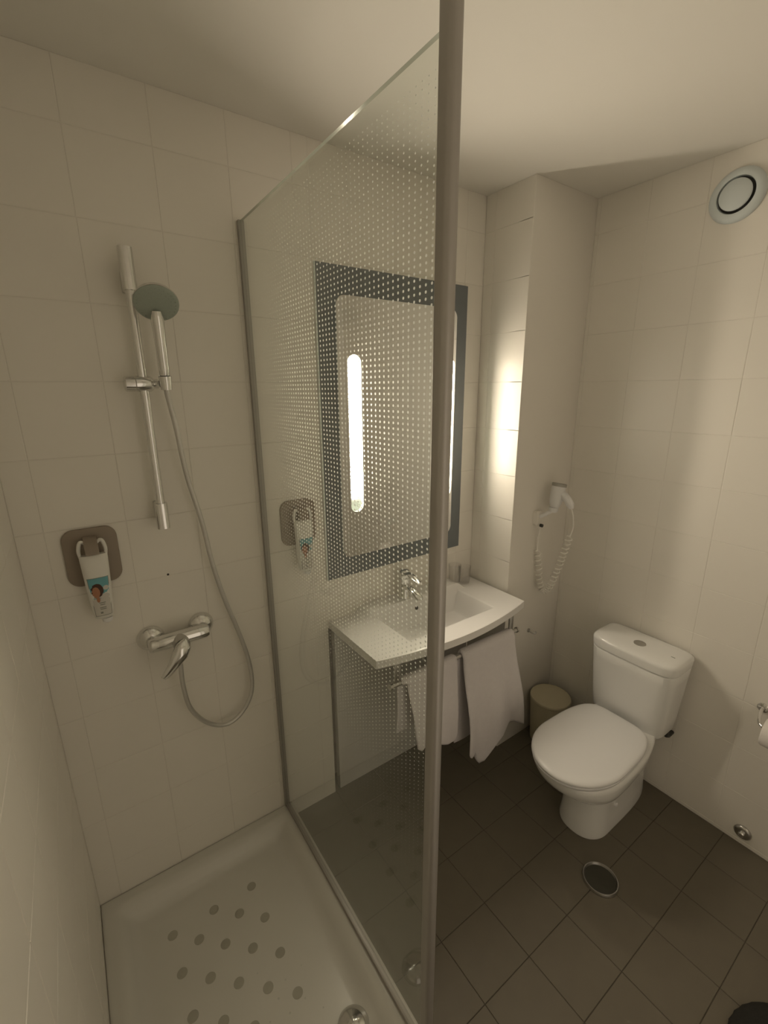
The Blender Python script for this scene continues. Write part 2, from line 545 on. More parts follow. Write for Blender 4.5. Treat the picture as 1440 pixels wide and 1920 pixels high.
part('slider_body', bm, 'chrome', bar)
bm = bmesh.new()
lathe(bm, [(.0145, 0), (.017, .036)], (-.277, -.092, 1.795), (-.02, -.10, 1), n=24, cap0=False, cap1=False)
lathe(bm, [(.0125, 0), (.015, .036)], (-.277, -.092, 1.795), (-.02, -.10, 1), n=24, cap0=False, cap1=False)
tube(bm, [(-.300, -.058, 1.811), (-.292, -.075, 1.811), (-.288, -.082, 1.811)], .010)
part('hand_shower_holder', bm, 'chrome', bar)

hs = thing('hand_shower', 'chrome hand shower with round grey spray face resting in its holder', 'hand shower', (-.277, -.10, 1.80))
hax = Vector((-.03, -.16, 1)).normalized()
bm = bmesh.new()
hp = [Vector((-.277, -.092, 1.80)) + hax * t for t in (0, .03, .034, .05, .10, .14, .17, .195)]
tube(bm, hp, [.0105, .0115, .0135, .0140, .0145, .0150, .0165, .0130], n=20)
part('handle', bm, 'chrome', hs, angle=50)
hn = Vector((-.10, -.66, -.74)).normalized()
hc = Vector((-.281, -.127, 2.012))
bm = bmesh.new()
lathe(bm, [(.018, -.030), (.034, -.026), (.049, -.014), (.0545, -.003), (.0545, .002)], hc, hn, n=40, cap1=False)
part('head', bm, 'chrome', hs, angle=50)
bm = bmesh.new()
lathe(bm, [(.0545, 0), (.054, .004), (.050, .0065), (.030, .008), (.0, .0085)], hc, hn, n=40, cap1=False)
sf = part('spray_face', bm, 'grey_plastic', hs, angle=50); sf['label'] = 'grey-green spray face'
bm = bmesh.new()
_, ax_, ay_ = frame_of(hn)
for rr, cnt in ((.012, 8), (.024, 16), (.036, 22), (.046, 28)):
    for k in range(cnt):
        a = 2 * PI * k / cnt
        lathe(bm, [(.0013, 0), (.0009, .0016)], hc + hn * .0072 + (ax_ * math.cos(a) + ay_ * math.sin(a)) * rr, hn, n=6, cap0=False)
o = part('nozzles', bm, 'grey_plastic', sf); o['kind'] = 'stuff'

hose_pts = [(-.277, -.092, 1.800), (-.275, -.088, 1.775), (-.262, -.075, 1.69), (-.246, -.060, 1.545), (-.217, -.052, 1.388), (-.198, -.045, 1.239), (-.169, -.040, 1.096), (-.134, -.035, .963), (-.107, -.032, .824), (-.109, -.032, .712), (-.152, -.034, .640), (-.213, -.040, .620), (-.277, -.050, .665), (-.325, -.060, .752), (-.339, -.068, .853), (-.338, -.068, .93), (-.336, -.064, .9775)]
bm = bmesh.new(); tube(bm, catmull(hose_pts, 10), .0075, n=12)
tag(fin('shower_hose', bm, 'hose', angle=60), 'metal-braided shower hose looping from the hand shower to the mixer', 'hose')

mx = thing('shower_mixer', 'chrome shower mixer with two round wall escutcheons and a lever', 'mixer tap', (-.328, 0, 1.02))
for x in (-.405, -.250):
    bm = bmesh.new()
    lathe(bm, [(.041, .0005), (.041, .004), (.038, .014), (.030, .022), (.021, .027), (.017, .029), (.017, .05)], (x, 0, 1.022), (0, -1, 0), n=36, cap0=False)
    part('escutcheon', bm, 'chrome', mx, angle=50)
bm = bmesh.new()
lathe(bm, [(.011, 0), (.020, .003), (.0228, .010), (.0240, .05), (.0240, .145), (.0228, .172), (.020, .180), (.011, .183)], (-.420, -.056, 1.020), (1, 0, 0), n=28)
part('mixer_body', bm, 'chrome', mx, angle=50)
bm = bmesh.new()
lathe(bm, [(.0245, 0), (.0250, .040), (.0240, .046)], (-.329, -.052, 1.018), (0, -1, -.12), n=32)
part('cartridge_collar', bm, 'steel', mx)
bm = bmesh.new()
lp = [Vector((-.320, -.105, 1.036)), Vector((-.328, -.118, 1.022)), Vector((-.343, -.124, 1.000)), Vector((-.362, -.128, .976)), Vector((-.384, -.130, .953)), Vector((-.398, -.129, .940))]
rings = []
for i, p in enumerate(lp):
    t = (lp[min(i + 1, 5)] - lp[max(i - 1, 0)]).normalized()
    w = (.008, .023, .025, .018, .013, .009)[i]; h = (.006, .016, .017, .009, .006, .003)[i]
    sx = t.cross(Vector((0, -1, 0))).normalized(); sy = t.cross(sx).normalized()
    rings.append([p + sx * math.cos(2 * PI * k / 20) * w + sy * math.sin(2 * PI * k / 20) * h for k in range(20)])
loft(bm, rings)
part('lever', bm, 'chrome', mx, angle=60)
bm = bmesh.new(); lathe(bm, [(.011, 0), (.011, .022), (.013, .024), (.013, .03)], (-.336, -.064, .978), (0, 0, 1), n=20); part('hose_outlet', bm, 'chrome', mx)

bm = bmesh.new()
lathe(bm, [(.0035, 0), (.0035, .001), (.002, .002)], (-.328, -.0002, 1.222), (0, -1, 0), n=12)
tag(fin('wall_plug', bm, 'dark'), 'tiny dark screw hole in the tile above the shower mixer', 'screw')

# soap dispenser plate and hanging bottle
dp = thing('soap_bracket', 'taupe square plastic wall bracket with rounded corners and a hook', 'wall bracket', (-.518, 0, 1.33))
bm = bmesh.new(); slab_xz(bm, .136, .170, .032, -.518, 1.329, -.0005, -.011, .003); part('wall_plate', bm, 'taupe', dp)
bm = bmesh.new()
pr = [(-.010, 1.392), (-.030, 1.392), (-.052, 1.383), (-.064, 1.366), (-.066, 1.350), (-.061, 1.350), (-.056, 1.364), (-.046, 1.374), (-.030, 1.378), (-.010, 1.376)]
loft(bm, [[Vector((-.518 + sx, y, z)) for y, z in pr] for sx in (-.0165, .0165)])
part('hook', bm, 'taupe', dp)
bt = thing('soap_bottle', 'white hanging shower gel bottle with a picture label', 'bottle', (-.517, -.045, 1.365))
bm = bmesh.new()
def bring(z, w, d, yc, xc=-.517):
    return [Vector((xc + (abs(math.cos(a)) ** .6) * math.copysign(w, math.cos(a)), yc + (abs(math.sin(a)) ** .8) * math.copysign(d, math.sin(a)), z)) for a in [2 * PI * k / 32 for k in range(32)]]
loft(bm, [bring(1.166, .012, .010, -.046), bring(1.170, .0215, .014, -.046), bring(1.190, .0245, .017, -.046), bring(1.240, .0280, .019, -.046), bring(1.300, .0310, .018, -.046), bring(1.335, .0325, .014, -.044), bring(1.347, .0325, .010, -.043)])
# loop handle: two arms joined over the hook
tube(bm, catmull([(-.546, -.043, 1.340), (-.547, -.042, 1.362), (-.540, -.040, 1.383), (-.5255, -.038, 1.3725)], 6), [.0035 + .0015 * math.sin(i / 18 * PI) for i in range(19)], n=10)
tube(bm, catmull([(-.488, -.043, 1.340), (-.487, -.042, 1.362), (-.494, -.040, 1.383), (-.5085, -.038, 1.3725)], 6), [.0035 + .0015 * math.sin(i / 18 * PI) for i in range(19)], n=10)
part('bottle_body', bm, 'bottle', bt, angle=50)
bm = bmesh.new(); lathe(bm, [(.008, 0), (.012, .003), (.013, .014)], (-.511, -.046, 1.152), n=20); part('cap', bm, 'white_plastic', bt)
def bfront(u, v, lift=.0012):
    """point on the bottle's front: u across -1..1, v 0 (bottom) .. 1 (top) of the label"""
    z = 1.180 + v * .107
    t = (z - 1.166) / (1.300 - 1.166)
    w = .0225 + (.0310 - .0225) * t; d = .0165 + .002 * t
    x = u * w * .80
    dy = d * (max(0, 1 - (abs(x) / w) ** (2 / .6))) ** .4
    return Vector((-.517 + x, -.046 - dy - lift, z))
def patch(name, m, parent, u0, u1, v0, v1, lift, nu=8, nv=8, oval=False):
    bm = bmesh.new()
    if oval:
        cu, cv, ru, rv = (u0 + u1) / 2, (v0 + v1) / 2, (u1 - u0) / 2, (v1 - v0) / 2
        c = bm.verts.new(bfront(cu, cv, lift)); prev = None
        for s in (.5, 1.0):
            ringv = [bm.verts.new(bfront(cu + ru * s * math.cos(2 * PI * k / 20) * (1 + .12 * math.sin(3 * k)), cv + rv * s * math.sin(2 * PI * k / 20), lift)) for k in range(20)]
            for k in range(20):
                if prev is None: bm.faces.new((c, ringv[k], ringv[(k + 1) % 20]))
                else: bm.faces.new((prev[k], ringv[k], ringv[(k + 1) % 20], prev[(k + 1) % 20]))
            prev = ringv
    else:
        G2 = [[bm.verts.new(bfront(u0 + (u1 - u0) * i / nu, v0 + (v1 - v0) * j / nv, lift)) for j in range(nv + 1)] for i in range(nu + 1)]
        for i in range(nu):
            for j in range(nv):
                bm.faces.new((G2[i][j], G2[i + 1][j], G2[i + 1][j + 1], G2[i][j + 1]))
    return part(name, bm, m, parent)
lb = patch('label', 'print_grey', bt, -1.02, 1.02, -.015, 1.01, .0009)
lb['label'] = 'picture label with blue sky, a head and small grey print'
patch('label_paper', 'print_white', lb, -.96, .96, .0, .50, .0013)
patch('label_sky', 'print_sky', lb, -.96, .96, .46, 1.0, .0013)
patch('label_cloud', 'print_white', lb, -.1, .96, .44, .58, .0016, oval=True)
patch('label_cloud', 'print_white', lb, .35, .95, .66, .78, .0016, oval=True)
patch('label_hair', 'print_hair', lb, -.86, .38, .50, .86, .0019, oval=True)
patch('label_face', 'print_skin', lb, -.80, .0, .48, .78, .0022, oval=True)
patch('label_face', 'print_skin', lb, -.50, -.12, .36, .52, .0020, oval=True)
for k, (w, v) in enumerate(((.62, .33), (.45, .28), (.66, .20), (.6, .16))):
    patch('label_text_line', 'print_grey', lb, -.1 - w * .5 + .1, -.1 + w * .5 + .2, v, v + .022, .0017, 6, 1)
patch('label_emblem', 'print_grey', lb, -.35, -.05, .05, .10, .0017, 4, 2)

# a second bracket and bottle hang on the same wall outside the shower, beside the mirror
def copy_tree(o, parent=None, shift=None):
    c = o.copy(); COL.objects.link(c); c.parent = parent
    if shift is not None: c.location = o.location + Vector(shift)
    for ch in [x for x in o.children]:
        copy_tree(ch, c)
    return c
bt.scale = (1.07, 1.07, 1.08)
d2 = copy_tree(dp, None, (.647, 0, -.010))
b2_ = copy_tree(bt, None, (.647, 0, -.010))
dp['label'] = 'taupe rounded wall bracket on the shower wall, left of the slide bar'
bt['label'] = 'white hanging shower gel bottle with picture label inside the shower'
d2['label'] = 'taupe rounded wall bracket seen through the glass, left of the mirror'
b2_['label'] = 'white hanging soap bottle seen through the dotted glass, left of the mirror'
for o in (dp, d2): o['group'] = 'soap brackets'
for o in (bt, b2_): o['group'] = 'hanging soap bottles'

# ------------------------------------------------------------------ illuminated mirror
MY = -.010
mr = thing('illuminated_mirror', 'mirror in a dark grey glass surround with vertical light strips', 'mirror', (.595, 0, 1.055))
def plate_with_holes(bm, outer, holes, y0, y1, mf=0, ms=0, mh=0):
    """flat plate in the xz plane from y0 (back) to y1 (front) with holes cut through"""
    for y in (y0, y1):
        edges = []
        for lp in [outer] + holes:
            vs = [bm.verts.new((x, y, z)) for x, z in lp]
            edges += [bm.edges.new((vs[i], vs[(i + 1) % len(vs)])) for i in range(len(vs))]
        r = bmesh.ops.triangle_fill(bm, use_beauty=True, use_dissolve=False, edges=edges, normal=(0, -1, 0))
        for g in r['geom']:
            if isinstance(g, bmesh.types.BMFace): g.material_index = mf
    bm.verts.ensure_lookup_table()
    for lp, m in [(outer, ms)] + [(h, mh) for h in holes]:
        loft(bm, [[Vector((x, y, z)) for x, z in lp] for y in (y0, y1)], False, False, True, m)
    bmesh.ops.remove_doubles(bm, verts=bm.verts[:], dist=1e-6)
def capsule(xc, w, z0, z1, n=14):
    pts = [(xc + w / 2 * math.cos(PI * k / n), z1 - w / 2 + w / 2 * math.sin(PI * k / n)) for k in range(n + 1)]
    pts += [(xc - w / 2 * math.cos(PI * k / n), z0 + w / 2 - w / 2 * math.sin(PI * k / n)) for k in range(n + 1)]
    return pts
mc, mw, mz0, mz1 = .603, .578, 1.135, 2.112
mzc, mh_ = (mz0 + mz1) / 2, mz1 - mz0
inner = [(mc + x, mzc + z) for x, z in rrect(mw + .002, mh_ + .002, .037, 8)]
bm = bmesh.new()
plate_with_holes(bm, [(.241, 1.056), (.952, 1.056), (.952, 2.205), (.241, 2.205)], [inner], -.0005, MY)
part('grey_surround', bm, 'frame', mr, smooth=False)
bm = bmesh.new()
add_box(bm, (.2388, MY - .0004, 1.056), (.2409, -.0005, 2.205))
part('polished_edge', bm, 'frame_edge', mr)
WS = .058
LZ0, LZ1, LZC = 1.318, 1.915, 1.374
CX = (.383, .858)
bm = bmesh.new()
plate_with_holes(bm, [(mc + x, mzc + z) for x, z in rrect(mw, mh_, .036, 8)], [capsule(x, WS, LZ0, LZ1) for x in CX], -.0005, MY - .0035, 0, 1, 1)
part('mirror_glass', bm, ['mirror', 'frame_edge'], mr, smooth=False)
for xc in CX:
    bm = bmesh.new()
    cap = capsule(xc, WS + .0004, LZ0 - .0002, LZ1 + .0002)
    capo = capsule(xc, WS + .008, LZ0 - .004, LZ1 + .004)
    yb = .007
    rings = [[Vector((x, y, z)) for x, z in lp] for lp, y in ((cap, -.0006), (cap, yb), (capo, yb + .004), (capo, -.0006), (cap, -.0006))]
    loft(bm, rings, False, False)
    c2 = capsule(xc, WS + .002, LZ0, LZ1)
    loft(bm, [[Vector((x, y, z)) for x, z in c2] for y in (yb, yb + .002)])
    hs_ = part('lamp_housing', bm, 'frost', mr, angle=50)
    # light strip: capsule top, cut straight at its lower end
    WE = .031        # glowing tube behind the opening
    tz_ = [(xc + WE / 2 * math.cos(PI * k / 16), LZ1 - .008 - WE / 2 + WE / 2 * math.sin(PI * k / 16)) for k in range(17)]
    ring_ = [(xc + WE / 2, LZC)] + tz_ + [(xc - WE / 2, LZC)]
    bm = bmesh.new()
    loft(bm, [[Vector((x, y, z)) for x, z in ring_] for y in (yb - .0005, yb - .0025)])
    o = part('lit_strip', bm, 'lamp_a' if xc < .5 else 'lamp_b', mr, smooth=False); o['label'] = 'glowing white light strip'

# ------------------------------------------------------------------ basin
ZB = .872
def interp(x, X, Y):
    if x <= X[0]: return Y[0]
    for a, b, c, d in zip(X[:-1], X[1:], Y[:-1], Y[1:]):
        if x <= b:
            return c + (d - c) * (x - a) / (b - a)
    return Y[-1]
def depth(x):
    t = (x - .64) / .40
    return .405 - .056 * abs(t) ** 1.9
BX0, BX1, BY0, BY1 = .415, .885, -.315, -.082     # basin opening
def sstep(t):
    t = max(0, min(1, t)); return t * t * (3 - 2 * t)
def sink_z(x, y):
    z = ZB
    if BX0 <= x <= BX1 and BY0 <= y <= BY1:
        d = min((x - BX0) / .035, (BX1 - x) / .05, (y - BY0) / .030, (BY1 - y) / .030)
        z -= .085 * sstep(min(d, 1)) * .96 + .012 * sstep(min((x - BX0), (BX1 - x), (y - BY0) * 1.3, (BY1 - y) * 1.3) / .10)
    # raised tap ledge along the wall
    e = min((x - .36) / .05, (.93 - x) / .05, (y + .092) / .012)
    if y > -.092:
        z += .030 * sstep(e)
    return z
sk = thing('wash_basin', 'white vanity basin with a bowed front and rectangular bowl', 'wash basin', (.64, 0, .76))
sx0, sx1 = .240, 1.0385
gx = sorted(set([round(sx0 + (sx1 - sx0) * i / 60, 4) for i in range(61)] + [BX0 + d for d in (0, .005, .01, .02, .03, .035)] + [BX1 - d for d in (0, .006, .012, .025, .04, .05)] + [.36, .37, .38, .40, .41, .88, .89, .91, .92, .93]))
gyn = sorted(set([round(i / 40, 4) for i in range(41)]))
def yrow(x):
    D = depth(x)
    base = [0, -.02, -.04, -.06, -.072, -.080, -.082, -.086, -.089, -.092, -.097, -.102, -.107, -.112, -.12, -.14, -.17, -.20, -.23, -.26, -.28, -.285, -.29, -.295, -.30, -.305, -.31, -.315]
    rest = [-.315 - (D - .315) * t for t in (.2, .4, .6, .8, .95, 1.0)]
    return base + rest
bm = bmesh.new()
TOP = []; BOT = []
for x in gx:
    ysr = yrow(x)
    TOP.append([bm.verts.new((x, min(y, -.001), sink_z(x, y) - (.0015 if k == len(ysr) - 1 else 0))) for k, y in enumerate(ysr)])
    BOT.append([bm.verts.new((x, min(y, -.001), min(ZB - .032, sink_z(x, y) - .016))) for y in ysr])
for i in range(len(gx) - 1):
    for j in range(len(TOP[0]) - 1):
        bm.faces.new((TOP[i][j], TOP[i + 1][j], TOP[i + 1][j + 1], TOP[i][j + 1]))
        bm.faces.new((BOT[i][j], BOT[i][j + 1], BOT[i + 1][j + 1], BOT[i + 1][j]))
for i in range(len(gx) - 1):
    for j in (0, -1):
        bm.faces.new((TOP[i][j], TOP[i + 1][j], BOT[i + 1][j], BOT[i][j]))
for j in range(len(TOP[0]) - 1):
    for i in (0, -1):
        bm.faces.new((TOP[i][j], TOP[i][j + 1], BOT[i][j + 1], BOT[i][j]))
part('basin_top', bm, 'basin', sk, angle=35)
bm = bmesh.new()
lathe(bm, [(.0085, 0), (.0085, .002), (.006, .002)], (.628, -.0915, ZB - .018), (0, -1, .25), n=20)
part('overflow_hole', bm, 'dark', sk)
bm = bmesh.new()
lathe(bm, [(.031, 0), (.031, .003), (.024, .006), (.022, .008), (.0, .009)], (.65, -.19, ZB - .094), n=28, cap1=False)
part('plug', bm, 'chrome', sk)
bm = bmesh.new()
tube(bm, catmull([(.65, -.19, .775), (.65, -.19, .66), (.65, -.175, .615), (.65, -.14, .605), (.65, -.11, .63), (.65, -.09, .66), (.65, -.03, .67), (.65, -.002, .67)], 5), .016, n=14)
lathe(bm, [(.03, 0), (.03, .06)], (.65, -.19, .69), n=20)
part('waste_trap', bm, 'chrome', sk)

tap = thing('basin_tap', 'chrome single-lever basin tap on the basin ledge', 'tap', (.615, -.045, ZB + .030))
tz = ZB + .030
TX, TY = .592, -.048
bm = bmesh.new()
lathe(bm, [(.0285, 0), (.0285, .004), (.0245, .009), (.0245, .092)], (TX, TY, tz), n=28)
part('tap_body', bm, 'chrome', tap)
bm = bmesh.new()
sp = [Vector((TX, TY, tz + .050)), Vector((TX, TY - .03, tz + .056)), Vector((TX, TY - .065, tz + .050)), Vector((TX, TY - .100, tz + .036)), Vector((TX, TY - .112, tz + .028))]
rings = []
for i, p in enumerate(sp):
    w = (.018, .0195, .0195, .0185, .016)[i]; h = (.014, .014, .0125, .011, .007)[i]
    t = (sp[min(i + 1, 4)] - sp[max(i - 1, 0)]).normalized(); sxv = Vector((1, 0, 0)); syv = t.cross(sxv).normalized()
    rings.append([p + sxv * w * math.cos(2 * PI * k / 20) + syv * h * math.sin(2 * PI * k / 20) for k in range(20)])
loft(bm, rings)
part('spout', bm, 'chrome', tap, angle=55)
bm = bmesh.new()
lathe(bm, [(.0245, 0), (.0265, .004), (.0265, .024), (.023, .033), (.012, .037), (0, .0375)], (TX, TY, tz + .093), n=28, cap1=False)
lv = part('lever_cap', bm, 'chrome', tap, angle=50)
bm = bmesh.new()
sp = [Vector((TX, TY - .005, tz + .114)), Vector((TX, TY - .04, tz + .118)), Vector((TX, TY - .075, tz + .112)), Vector((TX, TY - .108, tz + .101))]
rings = []
for i, p in enumerate(sp):
    w = (.021, .0185, .016, .012)[i]; h = (.010, .008, .006, .004)[i]
    rings.append([p + Vector((w * math.cos(2 * PI * k / 20), 0, h * math.sin(2 * PI * k / 20))) for k in range(20)])
loft(bm, rings)
part('lever', bm, 'chrome', tap, angle=55)

for (x, y, lab) in ((.892, -.052, 'clear plastic tumbler nearer the post on the basin corner'), (.962, -.048, 'clear plastic tumbler in the far right basin corner against the lit tiles')):
    zz = sink_z(x, y)
    bm = bmesh.new()
    lathe(bm, [(.024, .0), (.0255, .002), (.0305, .088), (.0290, .088), (.0243, .006), (0, .005)], (x, y, zz + .0003), n=32, cap1=False)
    tag(fin('tumbler', bm, 'cup', angle=50), lab, 'cup', 'tumblers on the basin')

# panel under the basin
bm = bmesh.new()
add_box(bm, (.262, .000, .004), (XS - .002, .030, PZ - .002), .0015)
tag(fin('access_panel', bm, 'panel'), 'plain white access panel on the wall under the basin', 'panel')

# towel rail
tr = thing('towel_rail', 'chrome towel rail hung below the basin front', 'towel rail', (.64, -.35, .742))
RY, RZ = -.350, .742
bm = bmesh.new(); lathe(bm, [(.0095, 0), (.0095, .70)], (.296, RY, RZ), (1, 0, 0), n=20); part('bar', bm, 'steel', tr)
for x in (.292, .992):
    bm = bmesh.new(); lathe(bm, [(.006, 0), (.0125, .003), (.0125, .011), (.006, .014)], (x, RY, RZ), (1, 0, 0), n=20); part('end_knob', bm, 'steel', tr)
for x in (.330, .955):
    bm = bmesh.new()
    add_box(bm, (x - .012, RY - .004, RZ), (x + .012, RY + .004, ZB - .0325), .001)
    add_box(bm, (x - .012, RY, RZ + .08), (x + .012, RY + .05, RZ + .085), .001)
    part('bracket', bm, 'steel', tr)

def towel(name, label, xa, xb, front_x, front_z, back_z, amp, waves, thick, seed, spread=0.0, out=.03):
    """towel hung over the rail: closed padded sheet from back hem over the bar to front hem.
    front_x(u,t) gives the x at u across and t down the front; front_z(u) the hem height"""
    rnd = random.Random(seed); ph = rnd.uniform(0, 6)
    nu, nf, na, nb = 40, 34, 10, 16
    r0 = .0115
    cols = []
    for iu in range(nu + 1):
        u = iu / nu
        path = []
        bz = back_z(u)
        fz = front_z(u)
        xbk = xa + (xb - xa) * u
        for k in range(nb):
            t = k / nb
            z = bz + (RZ - bz) * t
            path.append((xbk + .004 * math.sin(3 * u + k * .3), RY + r0 + .010 * (1 - t) + amp * .4 * (1 - t) * math.sin(waves * PI * u + ph + 1), z, 'b'))
        for k in range(na + 1):
            a = PI * k / na
            path.append((xbk, RY + r0 * math.cos(a), RZ + r0 * math.sin(a), 'a'))
        for k in range(1, nf + 1):
            t = k / nf
            z = RZ + (fz - RZ) * t
            x = front_x(u, t)
            y = RY - r0 - out * sstep(t * 1.2) - amp * sstep(t * 1.4) * (.5 + .5 * math.sin(waves * 2 * PI * u + ph))
            path.append((x, y, z, 'f'))
        cols.append(path)
    n = len(cols[0])
    # outer and inner surface
    bm = bmesh.new()
    def nrmal(iu, k):
        a = Vector(cols[min(iu + 1, nu)][k][:3]) - Vector(cols[max(iu - 1, 0)][k][:3])
        b = Vector(cols[iu][min(k + 1, n - 1)][:3]) - Vector(cols[iu][max(k - 1, 0)][:3])
        v = a.cross(b)
        return v.normalized() if v.length > 1e-9 else Vector((0, 0, 1))
    O = []; I = []
    for iu in range(nu + 1):
        ro = []; ri = []
        for k in range(n):
            p = Vector(cols[iu][k][:3]); nn = nrmal(iu, k)
            ctr = Vector((p.x, RY, RZ))
            if nn.dot(p - Vector((p.x, RY, min(p.z, RZ)))) < 0: nn = -nn
            ed = min(iu, nu - iu, 4 * k, 4 * (n - 1 - k))
            tk = thick * (.35 if ed < 1 else (.8 if ed < 2 else 1.0))
            ro.append(bm.verts.new(p + nn * tk)); ri.append(bm.verts.new(p))
        O.append(ro); I.append(ri)
    for iu in range(nu):
        for k in range(n - 1):
            bm.faces.new((O[iu][k], O[iu][k + 1], O[iu + 1][k + 1], O[iu + 1][k]))
            bm.faces.new((I[iu][k], I[iu + 1][k], I[iu + 1][k + 1], I[iu][k + 1]))
        for k in (0, n - 1):
            bm.faces.new((O[iu][k], O[iu + 1][k], I[iu + 1][k], I[iu][k]))
    for k in range(n - 1):
        for iu in (0, nu):
            bm.faces.new((O[iu][k], I[iu][k], I[iu][k + 1], O[iu][k + 1]))
    return tag(fin(name, bm, 'towel', angle=75), label, 'towel', 'towels on the rail')

def hand_fx(u, t):
    xl = .366 + .018 * t; xr = .622 - .004 * t
    return xl + (xr - xl) * u
def hand_fz(u):
    return interp(u, [0, .05, .15, .30, .42, .55, .75, .9, .97, 1], [.52, .45, .425, .435, .47, .41, .385, .375, .39, .43])
towel('hand_towel', 'small white hand towel on the rail end nearest the shower glass', .345, .618, hand_fx, hand_fz, lambda u: .50 + .02 * u, .012, 1.6, .009, 3, out=.02)
def bath_fx(u, t):
    xl = .655 + .008 * t; xr = .972 + .040 * t ** 1.5
    return xl + (xr - xl) * u
def bath_fz(u):
    return interp(u, [0, .04, .10, .18, .22, .30, .45, .60, .72, .85, .95, 1], [.29, .26, .27, .215, .195, .20, .275, .30, .32, .31, .29, .285])
towel('bath_towel', 'large white bath towel on the rail end nearest the toilet', .650, .965, bath_fx, bath_fz, lambda u: .30, .026, 1.7, .012, 11, out=.036)

# ------------------------------------------------------------------ toilet
TCY = -.735
wc = thing('toilet', 'white close-coupled ceramic toilet with closed lid', 'toilet', (1.15, TCY, 0))
bm = bmesh.new()
lev = [  # z, front x, back x, half width, exponent
    (0.0005, .952, 1.43, .098, 2.3), (.015, .950, 1.43, .099, 2.3), (.06, .958, 1.43, .094, 2.3), (.13, .962, 1.43, .092, 2.3),
    (.20, .955, 1.43, .097, 2.3), (.238, .945, 1.43, .103, 2.3), (.246, .905, 1.43, .120, 2.2), (.256, .882, 1.43, .130, 2.2),
    (.29, .822, 1.43, .152, 2.2), (.33, .780, 1.43, .166, 2.2), (.365, .762, 1.43, .171, 2.2), (.385, .758, 1.43, .172, 2.2), (.392, .764, 1.42, .166, 2.2)]
rings = []
for z, xf, xb, hw, e in lev:
    cx = .98 if z > .24 else 1.06
    rings.append(egg(cx, TCY, z, cx - xf, xb - cx - (.03 if z > .24 else 0), hw, e, 2.3 if z > .24 else 4.0))
loft(bm, rings)
part('bowl', bm, 'ceramic', wc, angle=50)
def lid_ring(z, g):
    r = egg(.955, TCY, z, .217 - g, .285 - g, .1705 - g, 2.05, 5.0, 64)
    for p in r:
        k = max(0, (p.x - .955) / .285)
        p.y = TCY + (p.y - TCY) * (1 - .15 * k * k)
    return r
bm = bmesh.new()
loft(bm, [lid_ring(.393, .010), lid_ring(.396, .004), lid_ring(.404, .002), lid_ring(.408, .006)])
part('seat', bm, 'white_plastic', wc, angle=50)
bm = bmesh.new()
loft(bm, [lid_ring(.409, .006), lid_ring(.413, .0), lid_ring(.420, .0), lid_ring(.425, .004), lid_ring(.4285, .012), lid_ring(.4305, .030), lid_ring(.4315, .07), lid_ring(.432, .12)])
part('lid', bm, 'white_plastic', wc, angle=60)
for s in (-1, 1):
    bm = bmesh.new(); lathe(bm, [(.011, 0), (.011, .03)], (1.238, TCY + s * .075 - .015, .398), (0, 1, 0), n=16); part('hinge', bm, 'white_plastic', wc)
TKY = -.727
def tk(z, xf, xb, hw, e=4.5, n=64):
    return egg(1.35, TKY, z, 1.35 - xf, xb - 1.35, hw, e, 7.0, n)
bm = bmesh.new()
loft(bm, [tk(.358, 1.330, 1.40, .10), tk(.360, 1.300, 1.43, .128), tk(.368, 1.278, 1.444, .145), tk(.385, 1.268, 1.447, .153), tk(.45, 1.260, 1.447, .158), tk(.55, 1.252, 1.447, .165), tk(.64, 1.246, 1.447, .172), tk(.682, 1.244, 1.447, .175), tk(.686, 1.248, 1.445, .172), tk(.690, 1.255, 1.44, .165)])
part('cistern', bm, 'ceramic', wc, angle=50)
bm = bmesh.new()
loft(bm, [tk(.6905, 1.246, 1.446, .173), tk(.692, 1.242, 1.448, .177), tk(.722, 1.240, 1.449, .179), tk(.731, 1.243, 1.447, .176), tk(.7365, 1.252, 1.440, .168), tk(.7395, 1.270, 1.425, .15), tk(.7405, 1.30, 1.40, .11)])
tl = part('cistern_lid', bm, 'ceramic', wc, angle=60)
bm = bmesh.new()
lathe(bm, [(.0235, 0), (.0235, .003), (.021, .004), (.0, .0045)], (1.333, TKY, .7398), n=32, cap1=False)
part('flush_button', bm, 'steel', tl)
bm = bmesh.new()
add_box(bm, (1.335, TKY - .137, .7385), (1.340, TKY - .117, .7402))
part('maker_mark', bm, 'print_grey', tl)
bm = bmesh.new()
lathe(bm, [(.010, 0), (.010, .010), (.006, .014)], (1.10, TCY - .088, .125), (0, -1, 0), n=16)
o = part('fixing_cap', bm, 'white_plastic', wc); o['label'] = 'small white fixing cap on the pedestal'
bm = bmesh.new()
tube(bm, [(1.40, TKY - .135, .36), (1.40, TKY - .135, .335), (1.42, TKY - .135, .325), (1.456, TKY - .135, .325)], .009, n=12)
part('inlet_pipe', bm, 'dark', wc)

# ------------------------------------------------------------------ waste bin
bn = thing('waste_bin', 'round olive-cream plastic waste bin behind the toilet', 'bin', (1.315, -.352, 0))
bm = bmesh.new()
lathe(bm, [(.082, 0), (.085, .003), (.098, .238), (.094, .238), (.082, .008), (0, .007)], (1.315, -.352, .001), n=48, cap1=False)
part('bin_body', bm, 'bin', bn, angle=50)
bm = bmesh.new()
lathe(bm, [(.0985, .2385), (.1005, .242), (.1005, .251), (.098, .255), (.09, .256), (.05, .2565), (0, .257)], (1.315, -.352, .001), n=48, cap1=False)
part('bin_lid', bm, 'bin', bn, angle=50)

